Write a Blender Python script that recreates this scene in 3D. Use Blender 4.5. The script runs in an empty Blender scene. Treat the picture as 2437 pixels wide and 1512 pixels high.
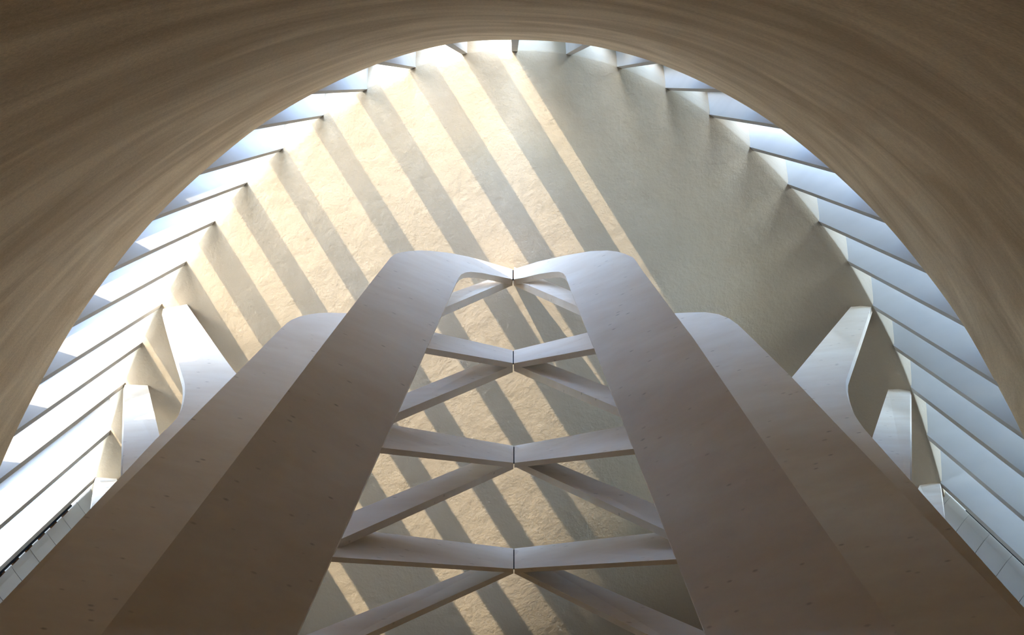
import bpy, bmesh, math
from mathutils import Vector, Matrix

# ------------------------------------------------------------------ camera
W, H, F = 2437.0, 1512.0, 1800.0
PITCH = math.radians(38.0)
CAM = Vector((0, 0, 1.6))
scene = bpy.context.scene
cam_data = bpy.data.cameras.new('camera')
cam = bpy.data.objects.new('camera', cam_data)
scene.collection.objects.link(cam)
cam_data.sensor_width = 36.0
cam_data.sensor_fit = 'HORIZONTAL'
cam_data.lens = 36.0 * F / W
cam_data.clip_end = 500
cam.location = CAM
cam.rotation_euler = (math.radians(90) + PITCH, 0, 0)
scene.camera = cam
CX, CY = W / 2, H / 2
RIGHT = Vector((1, 0, 0))
UP = Vector((0, -math.sin(PITCH), math.cos(PITCH)))
FWD = Vector((0, math.cos(PITCH), math.sin(PITCH)))


def cvec(x, y, z):
    """direction given along right, up, forward of the view axis"""
    return RIGHT * x + UP * y + FWD * z


def unp(px, py, z):
    return CAM + cvec((px - CX) / F * z, (CY - py) / F * z, z)


# ------------------------------------------------------------------ light
AXIS = cvec(1221 - CX, CY - 200, F).normalized()        # direction in which the vault runs
SUN_K = 3.8
sun_dir = cvec(0.53 * SUN_K, -0.85 * SUN_K + 0.309, 1.0).normalized()
sun_elev = math.asin(-sun_dir.z)
world = bpy.data.worlds.new('sky')
scene.world = world
world.use_nodes = True
wn = world.node_tree
bg = wn.nodes['Background']
sky = wn.nodes.new('ShaderNodeTexSky')
sky.sky_type = 'NISHITA'
sky.sun_disc = False
sky.sun_elevation = sun_elev
sky.sun_rotation = math.atan2(-sun_dir.x, -sun_dir.y)
sky.altitude = 100
sky.air_density = 1.0
sky.dust_density = 0.3
sky.ozone_density = 2.6
wn.links.new(sky.outputs[0], bg.inputs[0])
bg.inputs[1].default_value = 1.45
sun_data = bpy.data.lights.new('sun', 'SUN')
sun_data.energy = 5.1
sun_data.angle = math.radians(0.38)
sun_data.color = (1.0, 0.86, 0.62)
sun = bpy.data.objects.new('sun', sun_data)
sun.rotation_euler = sun_dir.to_track_quat('-Z', 'Y').to_euler()
sun.location = (-20, -20, 30)
scene.collection.objects.link(sun)
scene.view_settings.view_transform = 'Standard'
scene.view_settings.look = 'None'
scene.view_settings.gamma = 1.0
scene.view_settings.use_curve_mapping = False
scene.view_settings.exposure = 1.0
scene.cycles.use_denoising = True
scene.cycles.max_bounces = 5
scene.cycles.diffuse_bounces = 5
scene.cycles.glossy_bounces = 1
scene.cycles.transmission_bounces = 0
scene.cycles.use_adaptive_sampling = True
scene.cycles.adaptive_threshold = 0.15
scene.cycles.adaptive_min_samples = 16


# ------------------------------------------------------------------ materials
def new_mat(name, rough=0.8):
    m = bpy.data.materials.new(name)
    m.use_nodes = True
    nt = m.node_tree
    b = nt.nodes['Principled BSDF']
    b.inputs['Roughness'].default_value = rough
    b.inputs['Specular IOR Level'].default_value = 0.0
    return m, nt, b


def ramp(nt, stops):
    r = nt.nodes.new('ShaderNodeValToRGB')
    el = r.color_ramp.elements
    el[0].position, el[0].color = stops[0][0], (*stops[0][1], 1)
    el[1].position, el[1].color = stops[1][0], (*stops[1][1], 1)
    for p, c in stops[2:]:
        e = el.new(p)
        e.color = (*c, 1)
    return r


def noise(nt, vec, scale, detail=4, rough=0.55, dist=0.0):
    n = nt.nodes.new('ShaderNodeTexNoise')
    n.inputs['Scale'].default_value = scale
    n.inputs['Detail'].default_value = detail
    n.inputs['Roughness'].default_value = rough
    n.inputs['Distortion'].default_value = dist
    if vec is not None:
        nt.links.new(vec, n.inputs['Vector'])
    return n


def bump(nt, b, height, strength, distance):
    bp = nt.nodes.new('ShaderNodeBump')
    bp.inputs['Strength'].default_value = strength
    bp.inputs['Distance'].default_value = distance
    nt.links.new(height, bp.inputs['Height'])
    nt.links.new(bp.outputs[0], b.inputs['Normal'])
    return bp


def mix_col(nt, a, c, fac, mode='MIX'):
    m = nt.nodes.new('ShaderNodeMix')
    m.data_type = 'RGBA'
    m.blend_type = mode
    for s, v in ((m.inputs[6], a), (m.inputs[7], c), (m.inputs[0], fac)):
        if hasattr(v, 'node'):
            nt.links.new(v, s)
        else:
            s.default_value = v if not isinstance(v, tuple) else (*v, 1)
    return m.outputs[2]


def math_node(nt, op, a, b_):
    m = nt.nodes.new('ShaderNodeMath')
    m.operation = op
    for s, v in ((m.inputs[0], a), (m.inputs[1], b_)):
        if hasattr(v, 'node'):
            nt.links.new(v, s)
        else:
            s.default_value = v
    return m.outputs[0]


def plaster_far():
    m, nt, b = new_mat('sand_plaster', 0.9)
    geo = nt.nodes.new('ShaderNodeNewGeometry')
    big = noise(nt, geo.outputs['Position'], 0.35, 2)
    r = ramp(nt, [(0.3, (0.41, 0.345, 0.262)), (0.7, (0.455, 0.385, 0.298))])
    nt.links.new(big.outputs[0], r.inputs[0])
    nt.links.new(r.outputs[0], b.inputs['Base Color'])
    fine = noise(nt, geo.outputs['Position'], 20, 3, 0.75)
    mid = noise(nt, geo.outputs['Position'], 2.2, 3, 0.6)
    h = math_node(nt, 'ADD', math_node(nt, 'MULTIPLY', fine.outputs[0], 0.25), mid.outputs[0])
    bump(nt, b, h, 0.65, 0.05)
    return m


def plaster_near():
    m, nt, b = new_mat('trowelled_plaster', 0.9)
    uv = nt.nodes.new('ShaderNodeUVMap')
    mp = nt.nodes.new('ShaderNodeMapping')
    mp.inputs['Rotation'].default_value = (0, 0, math.radians(-20))
    nt.links.new(uv.outputs[0], mp.inputs[0])
    mp2 = nt.nodes.new('ShaderNodeMapping')
    mp2.inputs['Scale'].default_value = (0.26, 1.05, 1)
    nt.links.new(mp.outputs[0], mp2.inputs[0])
    st = noise(nt, mp2.outputs[0], 1.3, 5, 0.62, 0.7)
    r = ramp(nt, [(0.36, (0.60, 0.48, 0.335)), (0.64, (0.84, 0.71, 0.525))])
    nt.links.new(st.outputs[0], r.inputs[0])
    fine = noise(nt, uv.outputs[0], 30, 2, 0.7)
    fr = ramp(nt, [(0.3, (0.86, 0.86, 0.86)), (0.7, (1.06, 1.06, 1.06))])
    nt.links.new(fine.outputs[0], fr.inputs[0])
    c = mix_col(nt, r.outputs[0], fr.outputs[0], 1.0, 'MULTIPLY')
    nt.links.new(c, b.inputs['Base Color'])
    h = math_node(nt, 'ADD', math_node(nt, 'MULTIPLY', fine.outputs[0], 0.2), st.outputs[0])
    bump(nt, b, h, 0.35, 0.06)
    return m


def timber(name, lo, hi, knot):
    m, nt, b = new_mat(name, 0.6)
    geo = nt.nodes.new('ShaderNodeTexCoord')
    mp = nt.nodes.new('ShaderNodeMapping')
    mp.inputs['Scale'].default_value = (0.6, 0.6, 2.4)
    nt.links.new(geo.outputs['Object'], mp.inputs[0])
    n1 = noise(nt, mp.outputs[0], 1.5, 4, 0.6, 0.2)
    r = ramp(nt, [(0.3, lo), (0.7, hi)])
    nt.links.new(n1.outputs[0], r.inputs[0])
    # short dark knots and grain flecks scattered over the boards
    mp2 = nt.nodes.new('ShaderNodeMapping')
    mp2.inputs['Scale'].default_value = (1.0, 1.0, 3.2)
    nt.links.new(geo.outputs['Object'], mp2.inputs[0])
    vo = nt.nodes.new('ShaderNodeTexVoronoi')
    vo.inputs['Scale'].default_value = 2.6
    nt.links.new(mp2.outputs[0], vo.inputs['Vector'])
    kr = ramp(nt, [(0.05, (1, 1, 1)), (0.13, (0, 0, 0))])
    nt.links.new(vo.outputs['Distance'], kr.inputs[0])
    n2 = noise(nt, geo.outputs['Object'], 9, 3)
    kk = math_node(nt, 'MULTIPLY', kr.outputs[0], n2.outputs[0])
    kk = math_node(nt, 'MULTIPLY', kk, knot)
    c = mix_col(nt, r.outputs[0], (0.20, 0.13, 0.075), kk)
    nt.links.new(c, b.inputs['Base Color'])
    bump(nt, b, n1.outputs[0], 0.08, 0.02)
    return m


def plain(name, col, rough=0.7, var=0.03):
    m, nt, b = new_mat(name, rough)
    geo = nt.nodes.new('ShaderNodeNewGeometry')
    n1 = noise(nt, geo.outputs['Position'], 1.7, 1)
    r = ramp(nt, [(0.3, tuple(max(0, c - var) for c in col)), (0.7, tuple(min(1, c + var) for c in col))])
    nt.links.new(n1.outputs[0], r.inputs[0])
    nt.links.new(r.outputs[0], b.inputs['Base Color'])
    return m


M_FAR = plaster_far()
M_NEAR = plaster_near()
M_FIN = plain('white_paint', (0.50, 0.49, 0.47), 0.7, 0.012)
M_TIMBER = timber('whitewashed_timber', (0.80, 0.685, 0.55), (0.87, 0.775, 0.65), 0.7)
M_DARK = plain('gap_shade', (0.02, 0.024, 0.032), 0.4, 0.006)  # near-black stand-in for shade in the slots and the central joint
M_BRACKET = plain('bronze_metal', (0.10, 0.055, 0.03), 0.5, 0.02)
M_FLOOR = plain('brown_floor', (0.52, 0.36, 0.19), 0.6, 0.03)
M_GROUND = plain('dry_ground', (0.40, 0.36, 0.29), 0.9, 0.05)


# ------------------------------------------------------------------ object helpers
def link(name, verts, faces, mat, parent=None, smooth=False, uvs=None):
    me = bpy.data.meshes.new(name)
    org = Vector((0, 0, 0))
    vs = [Vector(v) for v in verts]
    if parent is None:
        org = sum(vs, Vector()) / len(vs)
    else:
        org = parent.location if parent.type == 'EMPTY' else parent.location
    me.from_pydata([v - org for v in vs], [], faces)
    if uvs:
        lay = me.uv_layers.new(name='UVMap')
        for p in me.polygons:
            for li, vi in zip(p.loop_indices, p.vertices):
                lay.data[li].uv = uvs[vi]
    bm = bmesh.new()
    bm.from_mesh(me)
    if not uvs:
        bmesh.ops.recalc_face_normals(bm, faces=bm.faces)
    bm.to_mesh(me)
    bm.free()
    if smooth:
        for p in me.polygons:
            p.use_smooth = True
    me.materials.append(mat)
    o = bpy.data.objects.new(name, me)
    scene.collection.objects.link(o)
    if parent is None:
        o.location = org
    else:
        o.parent = parent
    return o


def empty(name, loc):
    o = bpy.data.objects.new(name, None)
    o.empty_display_size = 0.2
    o.location = loc
    scene.collection.objects.link(o)
    return o


def tag(o, label=None, cat=None, group=None, kind=None):
    if label:
        o['label'] = label
    if cat:
        o['category'] = cat
    if group:
        o['group'] = group
    if kind:
        o['kind'] = kind
    return o


def prism(front, back):
    n = len(front)
    verts = list(front) + list(back)
    faces = [list(range(n)), list(range(2 * n - 1, n - 1, -1))]
    for i in range(n):
        j = (i + 1) % n
        faces.append([i, j, n + j, n + i])
    return verts, faces


def bevel(o, width, seg=2, angle=40):
    md = o.modifiers.new('edge', 'BEVEL')
    md.width = width
    md.segments = seg
    md.limit_method = 'ANGLE'
    md.angle_limit = math.radians(angle)
    return o


# ------------------------------------------------------------------ the vault: two shells cut by a ring of fins
ZF = 18.0            # distance at which the fins meet the far shell
ZN = ZF / 1.34       # distance of the near shell's rim
LEFT = [(1112, 127), (989.5, 160), (874, 212), (770.4, 274), (673.6, 353), (588.5, 434), (512, 526),
        (444, 622), (385.7, 723), (339, 815), (297.6, 911), (263, 1024), (228, 1135)]
RGHT = [(1347, 129), (1468, 159), (1583, 209), (1688, 272.5), (1784, 350), (1874.4, 438), (1948, 526.5),
        (2017, 621), (2076, 726), (2126, 822), (2167, 921), (2205, 1034), (2238.6, 1148)]
TOPF = (1225, 121.5)
LOW_L = [(202, 1245), (172, 1400), (130, 1640), (85, 1940), (55, 2240), (40, 2460)]
LOW_R = [(2266, 1258), (2298, 1410), (2340, 1650), (2385, 1950), (2415, 2250), (2430, 2470)]
ctrl = LOW_L[::-1] + LEFT[::-1] + [TOPF] + RGHT + LOW_R


def catmull(pts, n):
    out = []
    for i in range(len(pts) - 1):
        p0 = Vector(pts[max(i - 1, 0)]); p1 = Vector(pts[i]); p2 = Vector(pts[i + 1]); p3 = Vector(pts[min(i + 2, len(pts) - 1)])
        for k in range(n):
            t = k / n
            out.append(0.5 * (2 * p1 + (p2 - p0) * t + (2 * p0 - 5 * p1 + 4 * p2 - p3) * t * t + (3 * p1 - p0 - 3 * p2 + p3) * t ** 3))
    out.append(Vector(pts[-1]))
    return out


arch = catmull(ctrl, 6)
for _ in range(6):   # even out the hand-measured positions
    arch = [arch[0]] + [(arch[i - 1] + 2 * arch[i] + arch[i + 1]) / 4 for i in range(1, len(arch) - 1)] + [arch[-1]]
NA = len(arch)
tang = [(arch[min(i + 1, NA - 1)] - arch[max(i - 1, 0)]).normalized() for i in range(NA)]
outn = [Vector((t.y, -t.x)) for t in tang]       # outward in the section (left side points left, top points up)


def along(p, z):
    """slide a point along the vault's axis until it is z away from the camera plane"""
    d = (p - CAM).dot(FWD)
    return p + AXIS * ((z - d) / AXIS.dot(FWD))


def far_depth(px, py, e=0.0, r=1.0):
    """the far shell falls away to its right half and rolls back behind the fins"""
    n = ((px - 1590) * 0.92 + (py - 720) * 0.4) / 100.0
    z = ZF + 0.46 * 0.8 * math.log(1 + math.exp((n - 0.2) / 0.8)) * (1 - r ** 4)
    if e > 0:
        z += 1.6 * e * e / (e + 0.05)
    return z


# far shell
C0 = Vector((1225, 1050))
rs = [i / 44 for i in range(45)]
outs = [0.04, 0.09, 0.15, 0.22, 0.3, 0.4, 0.55, 0.75, 1.0, 1.3, 1.7]
verts, faces, uvs = [], [], []
loop = arch + [arch[-1].lerp(arch[0], k / 40) for k in range(1, 41)]
loop_n = outn + [Vector((0, 1))] * 40
NL = len(loop)
for i in range(NL):
    for r in rs:
        p = C0 + (loop[i] - C0) * r
        verts.append(unp(p.x, p.y, far_depth(p.x, p.y, 0.0, r)))
    for e in outs:
        p = loop[i] + loop_n[i] * e * 100
        q = unp(p.x, p.y, ZF)
        verts.append(q + FWD * (far_depth(p.x, p.y, e) - ZF))
NR = len(rs) + len(outs)
for i in range(NL - 1):
    for j in range(NR - 1):
        a = i * NR + j
        if j == 0:
            faces.append([a, a + 1, a + NR + 1])
        else:
            faces.append([a, a + 1, a + NR + 1, a + NR])
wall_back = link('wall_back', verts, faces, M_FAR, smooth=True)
bm = bmesh.new(); bm.from_mesh(wall_back.data)
bmesh.ops.remove_doubles(bm, verts=bm.verts, dist=1e-4)
bmesh.ops.recalc_face_normals(bm, faces=bm.faces)
bm.to_mesh(wall_back.data); bm.free()
for p in wall_back.data.polygons:
    p.use_smooth = True
tag(wall_back, 'pale sand plaster shell striped by sunlight beyond the timber frames', kind='structure')

# near shell: a deep hood along the same axis
LEN, NS, SUN_LIP = 27.0, 18, 0.9      # SUN_LIP: unseen kerb added to keep sun off the timber frames
verts, faces, uvs = [], [], []
arc_len = [0.0]
rim = [along(unp(p.x, p.y, ZF), ZN) for p in arch]
for i in range(1, NA):
    arc_len.append(arc_len[-1] + (rim[i] - rim[i - 1]).length)
prof = [(SUN_LIP, 2.0), (SUN_LIP, 1.75), (0.0, 1.75), (0.0, 0.0)] + [(-LEN * (k / NS), 0.0) for k in range(1, NS + 1)]
for i in range(NA):
    o3 = (RIGHT * outn[i].x - UP * outn[i].y)
    for s, e in [((s0 * max(0.0, min(1.0, (1500 - arch[i].x) / 250)) * max(0.0, min(1.0, (850 - arch[i].y) / 400))) if s0 > 0 else s0, e0) for s0, e0 in prof]:
        verts.append(rim[i] + AXIS * s + o3 * e)
        uvs.append((arc_len[i], s - e))
    verts.append(rim[i] - AXIS * LEN + o3 * 2.0)
    uvs.append((arc_len[i], -LEN - 0.5))
NP = len(prof) + 1
for i in range(NA - 1):
    for j in range(NP):
        k = (j + 1) % NP
        faces.append([i * NP + j, i * NP + k, (i + 1) * NP + k, (i + 1) * NP + j])
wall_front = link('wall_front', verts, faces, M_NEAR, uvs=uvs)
tag(wall_front, 'brown trowelled plaster hood arching over the foreground', kind='structure')
for p in wall_front.data.polygons:
    p.use_smooth = True
md = wall_front.modifiers.new('sharp', 'EDGE_SPLIT'); md.split_angle = math.radians(50)

# floor and outside ground
def slab(name, x0, x1, y0, y1, z, t, mat):
    v = [Vector((x, y, zz)) for zz in (z, z - t) for x, y in ((x0, y0), (x1, y0), (x1, y1), (x0, y1))]
    return link(name, v, [[0, 1, 2, 3], [7, 6, 5, 4], [0, 4, 5, 1], [1, 5, 6, 2], [2, 6, 7, 3], [3, 7, 4, 0]], mat)


tag(slab('floor', -16, 16, -8, 28, 0.0, 0.2, M_FLOOR), 'brown floor under the timber frames', kind='structure')
tag(slab('ground', -150, 150, -150, 150, -0.25, 0.5, M_GROUND), 'dry ground around the building', kind='structure')

# ------------------------------------------------------------------ fins
window = empty('window_1', unp(TOPF[0], TOPF[1], ZF))
tag(window, 'arched clerestory of white fins between the two plaster shells', kind='structure')


def fin(px, py, side, shade_len=None):
    best = min(range(NA), key=lambda i: (arch[i] - Vector((px, py))).length)
    t = tang[best] if side > 0 else -tang[best]
    n = outn[best]
    w = n
    T = t * 13.5
    p = Vector((px, py))
    c = T / 2
    h = t * (6.8 if px < 240 else (max(6.8, 46.0 - 0.1 * max(0.0, px - 1700)) if px > 1200 else (30.0 if px > 850 else 25.0)))
    wl = (80 if px < 1720 else 80 + 180 * min(1.0, (px - 1700) / 380)) if shade_len is None else shade_len  # unseen outer length, stretched on the right to dim the sky light
    if px < 240:
        wl = 30                            # the lowest blade on the sunny side stops short
    # blade inside, added unseen flange outside that shapes the stripes and sky light
    sec = [p, p + w * wl, p + c - h + w * wl, p + c - h + w * (wl + 16), p + c + h + w * (wl + 16), p + c + h + w * wl, p + T + w * wl, p + T]
    base = [unp(q.x, q.y, ZF) for q in sec]
    a = [along(q, ZF + 3.2) for q in base]
    b = [along(q, ZN - 0.05) for q in base]
    v, f = prism(a, b)
    return link('fin', v, f, M_FIN, window)


fin(1218, 122, 1, 640)      # crown blade stretched outside, unseen, to block sun from the right half
for x, y in LEFT:
    fin(x, y, -1)
for x, y in RGHT:
    fin(x, y, 1)


# ------------------------------------------------------------------ low side walls that close the ring below the fins
def low_wall(name, profile, sgn, label):
    """profile: points in the section plane, from the slot below the last fin down to the floor"""
    n = len(profile)
    zs = [ZF + 1.6, ZN + 0.0]
    v, f = [], []
    for z in zs:
        for p in profile:
            v.append(along(unp(p[0], p[1], ZF), z))
        for p in reversed(profile):
            v.append(along(unp(p[0] + sgn * 60, p[1] + 45, ZF), z))
    m = 2 * n
    f.append(list(range(m))); f.append(list(range(2 * m - 1, m - 1, -1)))
    for i in range(m):
        j = (i + 1) % m
        f.append([i, j, m + j, m + i])
    return tag(link(name, v, f, M_FIN), label, kind='structure')


PL = [(213, 1166), (221, 1178), (258, 1226), (230, 1400), (170, 1640), (100, 1940), (70, 2240), (55, 2460)]
PR = [(2256, 1176), (2245, 1188), (2210, 1236), (2245, 1410), (2305, 1650), (2370, 1950), (2400, 2250), (2415, 2470)]
wall_left = low_wall('wall_left', PL, -1, 'white low side wall below the sunlit fins')
wall_right = low_wall('wall_right', PR, 1, 'white low side wall below the bluish fins')


def bar(name, p, q, th, z0, z1, mat, parent):
    p, q = Vector(p), Vector(q)
    d = (q - p).normalized()
    nrm = Vector((-d.y, d.x)) * th / 2
    sec = [p + nrm, q + nrm, q - nrm, p - nrm]
    a = [along(unp(s.x, s.y, ZF), z0) for s in sec]
    b = [along(unp(s.x, s.y, ZF), z1) for s in sec]
    v, f = prism(a, b)
    return link(name, v, f, mat, parent)


# facing panels of the left low wall, with open joints between them
def panels(parent, prof, nseg, inward):
    p0, p1, p2 = (Vector(q) for q in prof[:3])
    off = Vector((inward * 2.0, 0.6))
    zlist = [ZF + 0.6 - (ZF + 0.6 - ZN) * k / nseg for k in range(nseg + 1)]
    for k in range(nseg):
        za, zb = zlist[k] - 0.012, zlist[k + 1] + 0.012
        quad = [p0, p1, p2, p2 + Vector((0, 150))]
        front = [q + off for q in quad]
        back = [q - off * 0.2 for q in quad]
        sec = front + back[::-1]
        a = [along(unp(s.x, s.y, ZF), za) for s in sec]
        b = [along(unp(s.x, s.y, ZF), zb) for s in sec]
        v, f = prism(a, b)
        tag(link('panel', v, f, M_FIN, parent))


panels(wall_left, PL, 9, 1)
panels(wall_right, PR, 7, -1)
bar('slot_shade', (225.5, 1150), (218, 1157), 5, ZF / 1.055, ZN, M_DARK, wall_left)  # solid dark bar standing in for the shaded slot
bar('slot_shade', (2243, 1161), (2249, 1166.5), 5, ZF / 1.055, ZN, M_DARK, wall_right)  # slot darkness on this side, also a solid dark bar
for k in range(9):
    z = ZF / 1.065 - k * 0.42
    bar('bracket', (224.5, 1152), (216, 1161), 9, z, z - 0.09, M_BRACKET, wall_left)

# ------------------------------------------------------------------ timber frames
VY = CY - F / math.tan(PITCH)        # where plumb lines meet
BETA = 1.0
TH = 0.18


class Plane:
    """a plumb plane folded back from the middle; K is its distance at the top of the central joint"""
    def __init__(self, K, side, beta=BETA):
        def z(x, y):
            return K * (640 - VY) / (y - VY + beta * (1221 - x) * side)
        a, b, c = (unp(x, y, z(x, y)) for x, y in ((1221, 700), (1221, 1300), (1221 - side * 500, 1000)))
        n = (b - a).cross(c - a).normalized()
        if n.dot(FWD) < 0:
            n = -n
        self.n, self.o = n, a
        self.ex = Vector((-0.27 * side, 1, 0)).normalized()     # edges are cut raking, towards the middle

    def at(self, px, py, off=0.0):
        d = unp(px, py, 1.0) - CAM
        return CAM + d * ((self.o + self.n * off - CAM).dot(self.n) / d.dot(self.n))

    def down(self, p, q, off=0.0, z=0.0):
        """carry the edge p->q on to the floor"""
        a, b = self.at(*p, off), self.at(*q, off)
        return a + (b - a) * ((z - a.z) / (b.z - a.z))


def bow(y, top=1.0, low=0.35, y0=950.0):
    """the frames are bowed: the shoulders lean back to the light, the feet tuck under"""
    if y < y0:
        return top * min(1.6, ((y0 - y) / 300.0) ** 2)
    return low * min(1.0, ((y - y0) / 560.0)) ** 2


def bowed_board(name, pl, pts, tail, th, parent, top, low, y0):
    """a bowed board cut to the outline pts; tail carries its foot to the floor"""
    def reach(p, q, y=1760.0):
        return (p[0] + (q[0] - p[0]) * (y - p[1]) / (q[1] - p[1]), y)
    pts = [reach(pts[1], pts[0])] + list(pts) + [reach(pts[-2], pts[-1])]
    bm = bmesh.new()
    f = bm.faces.new([bm.verts.new((x, y, 0)) for x, y in pts])
    ys = [590 + 14 * k for k in range(66)]
    for y in ys:
        bmesh.ops.bisect_plane(bm, geom=bm.verts[:] + bm.edges[:] + bm.faces[:], plane_co=(0, y, 0), plane_no=(0, 1, 0))
    for v in bm.verts:
        x, y = v.co.x, v.co.y
        v.co = pl.at(x, y, bow(y, top, low, y0))
    # foot
    low_e = max(bm.edges, key=lambda e: -(e.verts[0].co.z + e.verts[1].co.z) if len(e.link_faces) == 1 else -1e9)
    r = bmesh.ops.extrude_edge_only(bm, edges=[low_e])
    for v in [g for g in r['geom'] if isinstance(g, bmesh.types.BMVert)]:
        q = min(tail, key=lambda t: abs(t.x - v.co.x))
        v.co = q
    r = bmesh.ops.extrude_face_region(bm, geom=bm.faces[:])
    moved = [g for g in r['geom'] if isinstance(g, bmesh.types.BMVert)]
    for v in moved:
        v.co += pl.ex * th
    bmesh.ops.recalc_face_normals(bm, faces=bm.faces)
    for fc in bm.faces:
        fc.smooth = True
    me = bpy.data.meshes.new(name)
    org = parent.location if parent is not None else tail[0]
    bmesh.ops.translate(bm, verts=bm.verts, vec=-Vector(org))
    bm.to_mesh(me)
    bm.free()
    me.materials.append(M_TIMBER)
    o = bpy.data.objects.new(name, me)
    scene.collection.objects.link(o)
    if parent is not None:
        o.parent = parent
    else:
        o.location = org
    md = o.modifiers.new('sharp', 'EDGE_SPLIT')
    md.split_angle = math.radians(35)
    return o


FR_L = dict(
    outer=[(240, 1512), (500, 1173), (826, 745.5), (882, 673), (929, 613.6), (937, 606.6), (949, 602), (972, 598), (999, 596.3), (1022, 597),
           (1065, 601.5), (1114.6, 611), (1148, 620), (1219.6, 641)],
    inner=[(1219.6, 665), (1181, 656.6), (1148, 650), (1121, 647.3), (1108, 648.7), (1098, 653.3), (1091.5, 661), (1087, 670), (1062, 725), (934, 1008), (708, 1509)])
FR_R = dict(
    outer=[(2134, 1508), (1900, 1173), (1650, 805), (1607, 748.5), (1528, 642.7), (1514.8, 623), (1506.5, 613), (1488, 604.6), (1468.5, 599), (1445, 596.4),
           (1405.6, 598), (1346, 608), (1280, 623), (1222.8, 641)],
    inner=[(1222.8, 665), (1247, 661), (1280, 652.6), (1313, 647.6), (1329.6, 647), (1339.5, 650), (1346, 657), (1359, 692), (1399, 791.5), (1478, 993), (1677, 1505)])
# braces: (top at joint, top at post, bottom at post, bottom at joint) with x,y
BR_L = [
    ('B', (1219.5, 646), (1078, 696), (1061.6, 731), (1219.5, 664)),
    ('A', (1220.5, 834), (1032, 791), (1015, 828), (1220.5, 864.5)),
    ('B', (1220.5, 834.6), (964, 937), (946, 983), (1220.5, 870)),
    ('A', (1221.8, 1061.5), (936, 1012), (911, 1066), (1221.8, 1102)),
    ('B', (1221.8, 1062), (841.6, 1217.5), (812.8, 1283), (1221.8, 1102)),
    ('A', (1221.8, 1306), (815, 1257), (792, 1326), (1221.8, 1354)),
    ('B', (1221.8, 1317), (730.8, 1511), (700, 1588), (1221.8, 1353)),
]
BR_R = [
    ('B', (1223.5, 636), (1361, 694), (1376, 730), (1223.5, 664.6)),
    ('A', (1222.8, 834), (1399, 791.5), (1414, 829.5), (1222.8, 865)),
    ('B', (1223.5, 834), (1450, 922), (1468.6, 970), (1223.5, 867)),
    ('A', (1224.2, 1061.5), (1486, 1014.4), (1504, 1069), (1224.2, 1102)),
    ('B', (1224.2, 1061), (1557.6, 1199.8), (1580, 1260.6), (1224.2, 1096)),
    ('A', (1224.2, 1306), (1585, 1265.5), (1607, 1331.6), (1224.2, 1354)),
    ('B', (1224.2, 1307), (1674.6, 1502.7), (1700, 1590), (1224.2, 1353)),
]


def stretch(a, b, k):
    return (b[0] + (b[0] - a[0]) * k, b[1] + (b[1] - a[1]) * k)


def lattice(side, fr, br, label):
    pl = Plane(14.5, side, 1.9)
    o_end = pl.down(fr['outer'][1], fr['outer'][0], 1.2)
    i_end = pl.down(fr['inner'][-2], fr['inner'][-1], 1.2)
    root = empty('timber_truss', (o_end + i_end) / 2)
    tag(root, label, 'timber truss', 'folded central pair of timber trusses')
    bowed_board('post', pl, fr['outer'] + fr['inner'], [i_end, o_end], TH, root, 1.0, 0.35, 950.0)
    for kind, a, b, c, d in br:
        off = 0.012 if kind == 'A' else TH + 0.02
        k = 34 / abs(b[0] - a[0]) if kind == 'A' else 60 / abs(b[0] - a[0])
        b2, c2 = stretch(a, b, k), stretch(d, c, k)
        tilt = 0.95 if kind == 'A' else 0.6   # the upper edge leans back, so the face looks up to the fins
        th = Vector((0, 0.17 if kind == 'A' else 0.22, 0))
        oj = off + (bow(d[1]) if d[1] < 950 else 0.0)
        op = off + bow(max(c2[1], b2[1]) if c2[1] > 950 else c2[1])
        front = [pl.at(*a, oj + tilt), pl.at(*b2, op + tilt), pl.at(*c2, op), pl.at(*d, oj)]
        back = [p + th for p in front]
        link('brace', *prism(front, back), M_TIMBER, root)
    if side > 0:      # dark strips added behind the central joint, standing in for its shade
        for y0, y1 in ((643, 664), (836, 864), (1064, 1101), (1309, 1353)):
            lo = 0.07 + (bow(y1) if y1 < 950 else 0.0)
            up = bow(y0) + 0.07 if y0 < 700 else lo + 0.95
            front = [pl.at(1217.5, y0, up), pl.at(1226, y0, up), pl.at(1226, y1, lo), pl.at(1217.5, y1, lo)]
            link('joint_shade', *prism(front, [q + Vector((0, 0.05, 0)) for q in front]), M_DARK, root)
    return root


lattice(1, FR_L, BR_L, 'pale timber half-frame with crossed braces left of the central joint')
lattice(-1, FR_R, BR_R, 'pale timber half-frame with crossed braces right of the central joint')


def side_post(side, outer, inner, label):
    pl = Plane(17.0, side)
    o_end = pl.down(outer[1], outer[0], 1.0)
    i_end = pl.down(inner[-2], inner[-1], 1.0)
    o = bowed_board('timber_post', pl, outer + inner, [i_end, o_end], TH, None, 0.9, 0.6, 1080.0)
    return tag(o, label, 'timber post', 'round-shouldered posts behind the central frames')


side_post(1, [(0, 1450), (450, 1002), (600, 851.7), (632.7, 818), (669.4, 781), (683, 769), (693, 762), (711, 754.4), (735, 748.5), (758.7, 745.5), (781.5, 744.5), (826, 745.5)],
          [(868, 752), (884, 775), (560, 1230), (360, 1512)],
          'broad brown timber post with rounded shoulder on the sunlit left')
side_post(-1, [(2437, 1477), (1981, 1000), (1884, 898), (1800, 815), (1770, 786), (1755, 772), (1735, 758), (1710, 748), (1680, 743.5), (1640, 744), (1605, 746)],
          [(1578, 752), (1566, 775), (1830, 1230), (2030, 1512)],
          'broad brown timber post with rounded shoulder on the shaded right')


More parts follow.
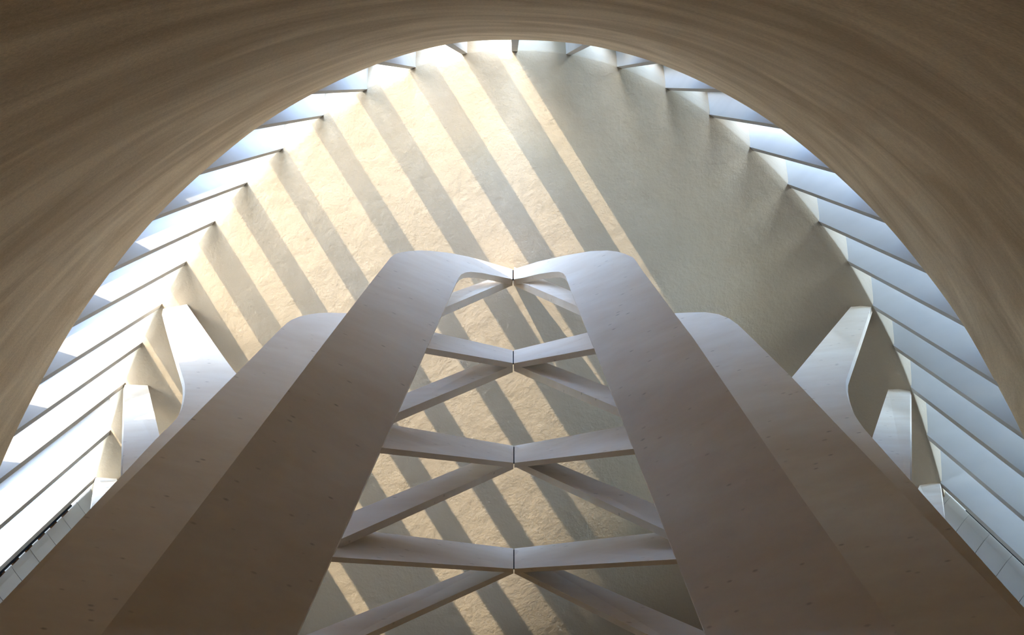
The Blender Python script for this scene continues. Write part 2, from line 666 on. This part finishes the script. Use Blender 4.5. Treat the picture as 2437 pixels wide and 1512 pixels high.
def strip(name, pairs, th_vec, mat, parent):
    """pairs: (left point, right point) in space; a board with thickness"""
    v, f = [], []
    for l, r in pairs:
        v += [l, r, r + th_vec, l + th_vec]
    n = len(pairs)
    f.append([0, 1, 2, 3])
    f.append([4 * n - 1, 4 * n - 2, 4 * n - 3, 4 * n - 4])
    for i in range(n - 1):
        for j in range(4):
            k = (j + 1) % 4
            f.append([4 * i + j, 4 * i + k, 4 * i + 4 + k, 4 * i + 4 + j])
    return link(name, v, f, mat, parent)


def branching(side, trunk, branch_list, label):
    pl = Plane(18.2, side)
    ahead = Plane(17.2, side)
    th = pl.n * TH
    # trunk: from the wall down, bending gently into the post
    pairs = []
    kn = 3
    dense = [(Vector(l), Vector(r)) for l, r in trunk]
    ls, rsd = catmull([l for l, r in dense], 4), catmull([r for l, r in dense], 4)
    y0, y1 = trunk[0], trunk[kn]
    for l, r in zip(ls, rsd):
        out = []
        for q, k, zw in ((l, 0, ZF + 0.25), (r, 1, ZF + 0.15)):
            def behind(x, y):        # just behind the broad post in front
                return (ahead.at(x, y) - CAM).dot(FWD) + 0.3 + bow(y, 0.9, 0.6, 1080.0)
            u = (q.y - y0[k][1]) / (y1[k][1] - y0[k][1])
            gap = zw - behind(*y0[k])
            out.append(unp(q.x, q.y, behind(q.x, q.y) + gap * max(0.0, 1 - u / 2.5) ** 1.7))
        pairs.append(tuple(out))
    le = pl.down(trunk[-2][0], trunk[-1][0])
    re = pl.down(trunk[-2][1], trunk[-1][1])
    pairs.append((le, re))
    root = empty('branching_post', (le + re) / 2)
    tag(root, label, 'timber post', 'branching timber posts tied to the far shell')
    tr = strip('trunk', pairs, th, M_TIMBER, root)
    for p in tr.data.polygons:
        p.use_smooth = True
    md = tr.modifiers.new('sharp', 'EDGE_SPLIT')
    md.split_angle = math.radians(40)
    for (l0, r0, l1, r1) in branch_list:
        p1l, p1r = pl.at(*l1, 0.25), pl.at(*r1, 0.25)
        strip('branch', [(unp(*l0, ZF + 0.3), unp(*r0, ZF + 0.3)), (p1l, p1r)], th, M_TIMBER, root)
    return root


branching(1, [((385, 725), (440, 718)), ((410, 815), (497, 800)), ((436, 900), (556, 882)), ((440, 922), (585, 912)), ((439, 945), (600, 945)),
              ((433, 972), (602, 980)), ((420, 996), (592, 1010)), ((400, 1018), (575, 1035)), ((372, 1045), (545, 1070)), ((200, 1228), (380, 1240)), ((0, 1438), (185, 1440))],
          [((297, 909), (350, 911), (291, 1170), (404, 1140)), ((228, 1134), (276, 1137), (206, 1290), (330, 1250))],
          'branching timber post tied to the sunlit left edge of the shell')
branching(-1, [((2025, 730.5), (2075, 726)), ((1960, 808), (2046, 812)), ((1890, 892), (2017, 895)), ((1870, 915), (2013, 912)), ((1855, 945), (2014.5, 934)),
               ((1850, 985), (2021, 958)), ((1862, 1015), (2032, 984)), ((1880, 1035), (2051, 1013)), ((1910, 1062), (2078, 1045)), ((2080, 1225), (2247, 1234)), ((2262, 1410), (2437, 1447))],
          [((2114, 927), (2166, 925), (2040, 1150), (2166, 1190)), ((2189, 1155), (2237, 1148), (2130, 1270), (2255, 1300))],
          'branching timber post tied to the bluish right edge of the shell')
